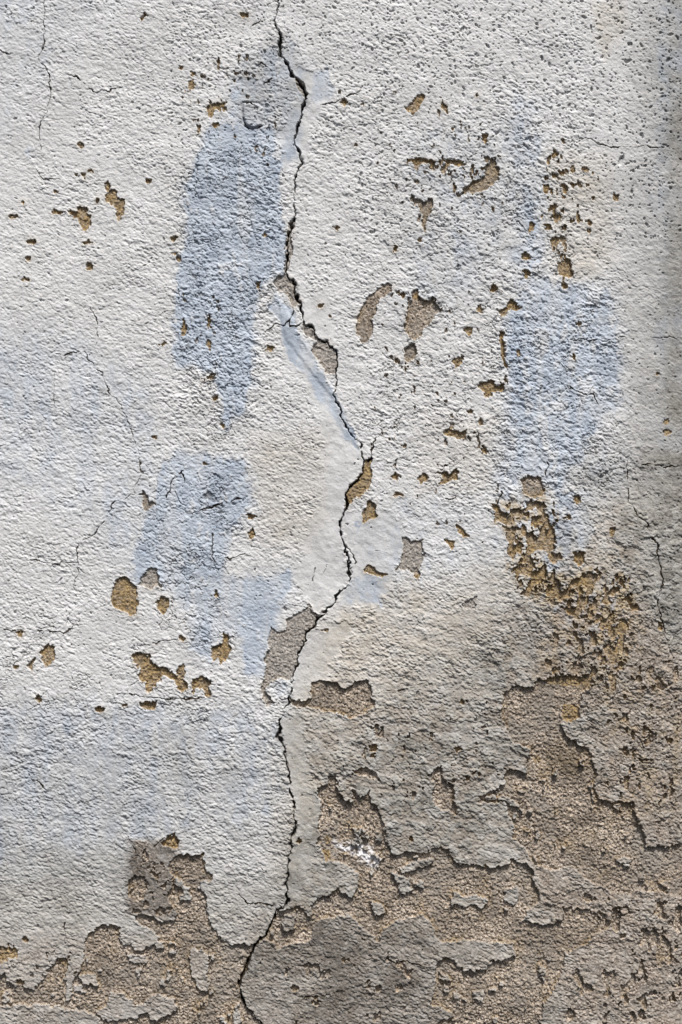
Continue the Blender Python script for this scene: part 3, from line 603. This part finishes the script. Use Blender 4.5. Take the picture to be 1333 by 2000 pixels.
def coat(t, b):
    b.inputs['Roughness'].default_value = .82
    c = mix(t, noise(t, 14), (.625, .63, .632), (.725, .73, .735))
    c = mix(t, mul(t, noise(t, 90, 3), .35), c, (.54, .53, .50))
    c = mix(t, attr(t, 'warm'), c, mix(t, noise(t, 30), (.49, .45, .385), (.59, .56, .505)))
    c = mix(t, attr(t, 'blue'), c, mix(t, noise(t, 22), (.385, .445, .53), (.53, .585, .655)))
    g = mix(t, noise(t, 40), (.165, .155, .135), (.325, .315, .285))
    c = mix(t, attr(t, 'grime_and_shade'), c, g)
    c = mix(t, mul(t, mul(t, attr(t, 'layer'), attr(t, 'warm')), .62), c, mix(t, noise(t, 150, 3, .7), (.17, .13, .095), (.42, .34, .265)))
    c = mix(t, mul(t, mul(t, attr(t, 'warm'), noise(t, 34, 4, .7, .5, .62)), .4), c, (.60, .60, .585))
    sc = mix(t, noise(t, 260, 3, .8, .36, .62), (.11, .08, .06), (.50, .42, .345))
    c = mix(t, attr(t, 'thin'), c, sc)
    c = mix(t, attr(t, 'soot'), c, mix(t, noise(t, 60, 4), (.06, .05, .04), (.15, .13, .11)))
    c = mix(t, attr(t, 'ochre'), c, mix(t, noise(t, 120), (.24, .165, .075), (.50, .39, .22)))
    c = mix(t, mul(t, noise(t, 260, 2, .6, .5, .72), .22), c, (.80, .79, .77))
    c = mix(t, mul(t, attr(t, 'dirt_and_shade'), .9), c, (.05, .042, .034))
    t.links.new(c, b.inputs['Base Color']); bump(t, b, 420, .0006)
def bare_m(t, b):
    b.inputs['Roughness'].default_value = .95
    c = mix(t, noise(t, 210, 3, .8, .40, .60), (.115, .088, .062), (.60, .50, .395))
    c = mix(t, mul(t, noise(t, 420, 2, .7, .52, .62), .75), c, (.72, .66, .60))
    c = mix(t, mul(t, noise(t, 14, 5, .7, .42, .6), .7), c, (.17, .14, .11))
    c = mix(t, mul(t, noise(t, 7, 5, .7, .5, .6), .5), c, (.36, .335, .30))
    gr = mix(t, noise(t, 300, 3, .8, .38, .62), (.16, .15, .14), (.58, .55, .51))
    c = mix(t, mul(t, attr(t, 'greyed'), .8), c, gr)
    oc = mix(t, noise(t, 200, 3, .8, .38, .62), (.11, .072, .034), (.52, .37, .17))
    c = mix(t, mul(t, attr(t, 'ochre'), .85), c, oc)
    c = mix(t, mul(t, attr(t, 'stain'), .5), c, (.13, .095, .05))
    c = mix(t, attr(t, 'pale'), c, (.80, .79, .80))
    c = mix(t, mul(t, attr(t, 'dirt_and_shade'), .9), c, (.03, .024, .018))
    t.links.new(c, b.inputs['Base Color']); bump(t, b, 500, .001)
def crack_mat(t, b):
    b.inputs['Roughness'].default_value = 1
    c = mix(t, noise(t, 120), (.028, .022, .017), (.10, .075, .048))
    t.links.new(c, b.inputs['Base Color']); bump(t, b, 400, .001)
def core(t, b):
    b.inputs['Roughness'].default_value = .95
    c = mix(t, noise(t, 12), (.22, .18, .15), (.36, .31, .26)); t.links.new(c, b.inputs['Base Color']); bump(t, b, 90, .003)
M = dict(coat=mat('whitewash', coat), bare=mat('sandy_render', bare_m), crack=mat('crack_dirt', crack_mat), core=mat('masonry', core))

# ------------------------------------------------------------------ build the wall
wall = bpy.data.objects.new('plaster_wall', None); C.objects.link(wall); wall.location = (0, 0, 0)
wall['label'] = 'old whitewashed plaster wall with peeling paint, blue patches and one long crack'
wall['category'] = 'wall'; wall['kind'] = 'thing'
V = np.empty((NY * NX, 3), np.float32)
V[:, 0] = ((X - CX) * PXM).ravel(); V[:, 1] = (-H * PXM).ravel(); V[:, 2] = (ZC + (CY - Y) * PXM).ravel()
jj, ii = np.meshgrid(np.arange(NY - 1), np.arange(NX - 1), indexing='ij')
a0 = (jj * NX + ii).ravel().astype(np.int32)
Q = np.stack([a0, a0 + NX, a0 + NX + 1, a0 + 1], 1)              # faces look towards -Y
fp0 = pid[:-1, :-1].copy()
def components(L):
    """4-connected pieces of equal label on the face grid: label image 0..n-1"""
    nr, nc = L.shape
    new = np.ones(L.shape, bool); new[:, 1:] = L[:, 1:] != L[:, :-1]
    run = (np.cumsum(new.ravel()) - 1).reshape(L.shape).astype(np.int64)
    same = L[1:] == L[:-1]
    e = np.unique(run[:-1][same] * (run.max() + 1) + run[1:][same])
    A = (e // (run.max() + 1)).tolist(); B = (e % (run.max() + 1)).tolist()
    par = list(range(int(run.max()) + 1))
    def find(a):
        while par[a] != a: par[a] = par[par[a]]; a = par[a]
        return a
    for a, b in zip(A, B):
        a, b = find(a), find(b)
        if a != b: par[max(a, b)] = min(a, b)
    root = np.array([find(a) for a in range(len(par))])
    _, comp = np.unique(root, return_inverse=True)
    return comp[run.ravel()].reshape(L.shape)
comp = components(fp0).ravel(); lab0 = fp0.ravel()
ncomp = comp.max() + 1; csize = np.bincount(comp, minlength=ncomp)
clab = np.zeros(ncomp, np.int64); clab[comp] = lab0
target = {}; plan = []                                             # plan: (name, material, label, kind, [components])
inside_frame = (xs[:-1] > 0) & (xs[:-1] < 1333)
vis = ((Y[:-1, :-1] > 0) & (Y[:-1, :-1] < 2000) & (X[:-1, :-1] > 0) & (X[:-1, :-1] < 1333)).ravel()
cvis = np.bincount(comp, weights=vis, minlength=ncomp)
groups_ = {}
for c in range(ncomp): groups_.setdefault(names[clab[c]], []).append(c)
coat_cs = sorted(groups_['paint_coat'], key=lambda c: -csize[c])
flakes = [c for c in coat_cs[1:] if cvis[c] > 45][:90]
rest_coat = [c for c in coat_cs if c not in set(flakes)]
hair = sorted(groups_['hairline_crack'], key=lambda c: -cvis[c])
hk = [c for c in hair if cvis[c] > 14][:90]
cr = sorted(groups_['crack'], key=lambda c: -csize[c])
rest_coat += hair[len(hk):] if hk == hair[:len(hk)] else [c for c in hair if c not in set(hk)]
plan.append(('crack', 'crack', labels[clab[cr[0]]], None, [cr[0]]))
rest_coat += cr[1:]
for c in hk: plan.append(('hairline_crack', 'crack', None, None, [c]))
for c in flakes: plan.append(('paint_flake', 'coat', None, None, [c]))
for nm in ('blue_paint_patch', 'mortar_fill', 'plaster_plate'):
    byid = {}
    for c in groups_.get(nm, []): byid.setdefault(clab[c], []).append(c)
    for k, cs in byid.items():
        cs.sort(key=lambda c: -csize[c])
        if csize[cs[0]] > 60: plan.append((nm, 'coat', labels[k], None, [cs[0]])); rest_coat += cs[1:]
        else: rest_coat += cs
plan.append(('paint_coat', 'coat', None, None, rest_coat))
bb = sorted(groups_['bare_render'], key=lambda c: -cvis[c])
big_b = [c for c in bb if cvis[c] > 900][:20]
for q, c in enumerate(big_b): plan.append(('bare_render', 'bare', None, None, [c]))
ho = sorted(groups_['peeled_patch'] + [c for c in bb if c not in set(big_b)], key=lambda c: -cvis[c])
for c in ho[:96]: plan.append(('peeled_patch', 'bare', None, None, [c]))
plan.append(('peeled_patch', 'bare', 'scattered tiny holes in the paint', 'stuff', ho[96:]))
order = np.argsort(comp, kind='stable'); starts = np.searchsorted(comp[order], np.arange(ncomp + 1))
ATT = {k: v.astype(np.float32).ravel() for k, v in att.items()}
def make(name, faces, m, label=None, kind=None):
    q = Q[faces]; used, inv = np.unique(q.ravel(), return_inverse=True)
    me = bpy.data.meshes.new(name); n = len(q)
    me.vertices.add(len(used)); me.vertices.foreach_set('co', V[used].ravel())
    me.loops.add(n * 4); me.loops.foreach_set('vertex_index', inv.astype(np.int32).ravel())
    me.polygons.add(n); me.polygons.foreach_set('loop_start', np.arange(0, n * 4, 4, dtype=np.int32))
    me.update(calc_edges=True)
    me.polygons.foreach_set('use_smooth', np.ones(n, bool))
    for k, v in ATT.items():
        at = me.attributes.new(k, 'FLOAT', 'POINT'); at.data.foreach_set('value', v[used])
    me.materials.append(M[m]); o = bpy.data.objects.new(name, me); C.objects.link(o); o.parent = wall
    if label: o['label'] = label
    if kind: o['kind'] = kind
    return o
for nm, m, lb, kd, cs in plan:
    if cs: make(nm, np.sort(np.concatenate([order[starts[c]:starts[c + 1]] for c in cs])), m, lb, kd)
# masonry behind the render
x0, x1 = V[:, 0].min(), V[:, 0].max(); z0, z1 = V[:, 2].min(), V[:, 2].max()
# side skirts from the face back to the core, so the wall is solid
import bmesh
bm = bmesh.new()
Vg = V.reshape(NY, NX, 3)
def strip(P):
    fr = [bm.verts.new(p) for p in P]; bk = [bm.verts.new((p[0], .35, p[2])) for p in P]
    for k in range(len(P) - 1): bm.faces.new((fr[k], bk[k], bk[k + 1], fr[k + 1]))
strip(Vg[0, ::3]); strip(Vg[-1, ::-3]); strip(Vg[::-3, 0]); strip(Vg[::3, -1])
q = [bm.verts.new(p) for p in ((x0, .35, z0), (x0, .35, z1), (x1, .35, z1), (x1, .35, z0))]; bm.faces.new(q)
me = bpy.data.meshes.new('masonry_core'); bm.to_mesh(me); bm.free(); me.materials.append(M['core'])
o = bpy.data.objects.new('masonry_core', me); C.objects.link(o); o.parent = wall
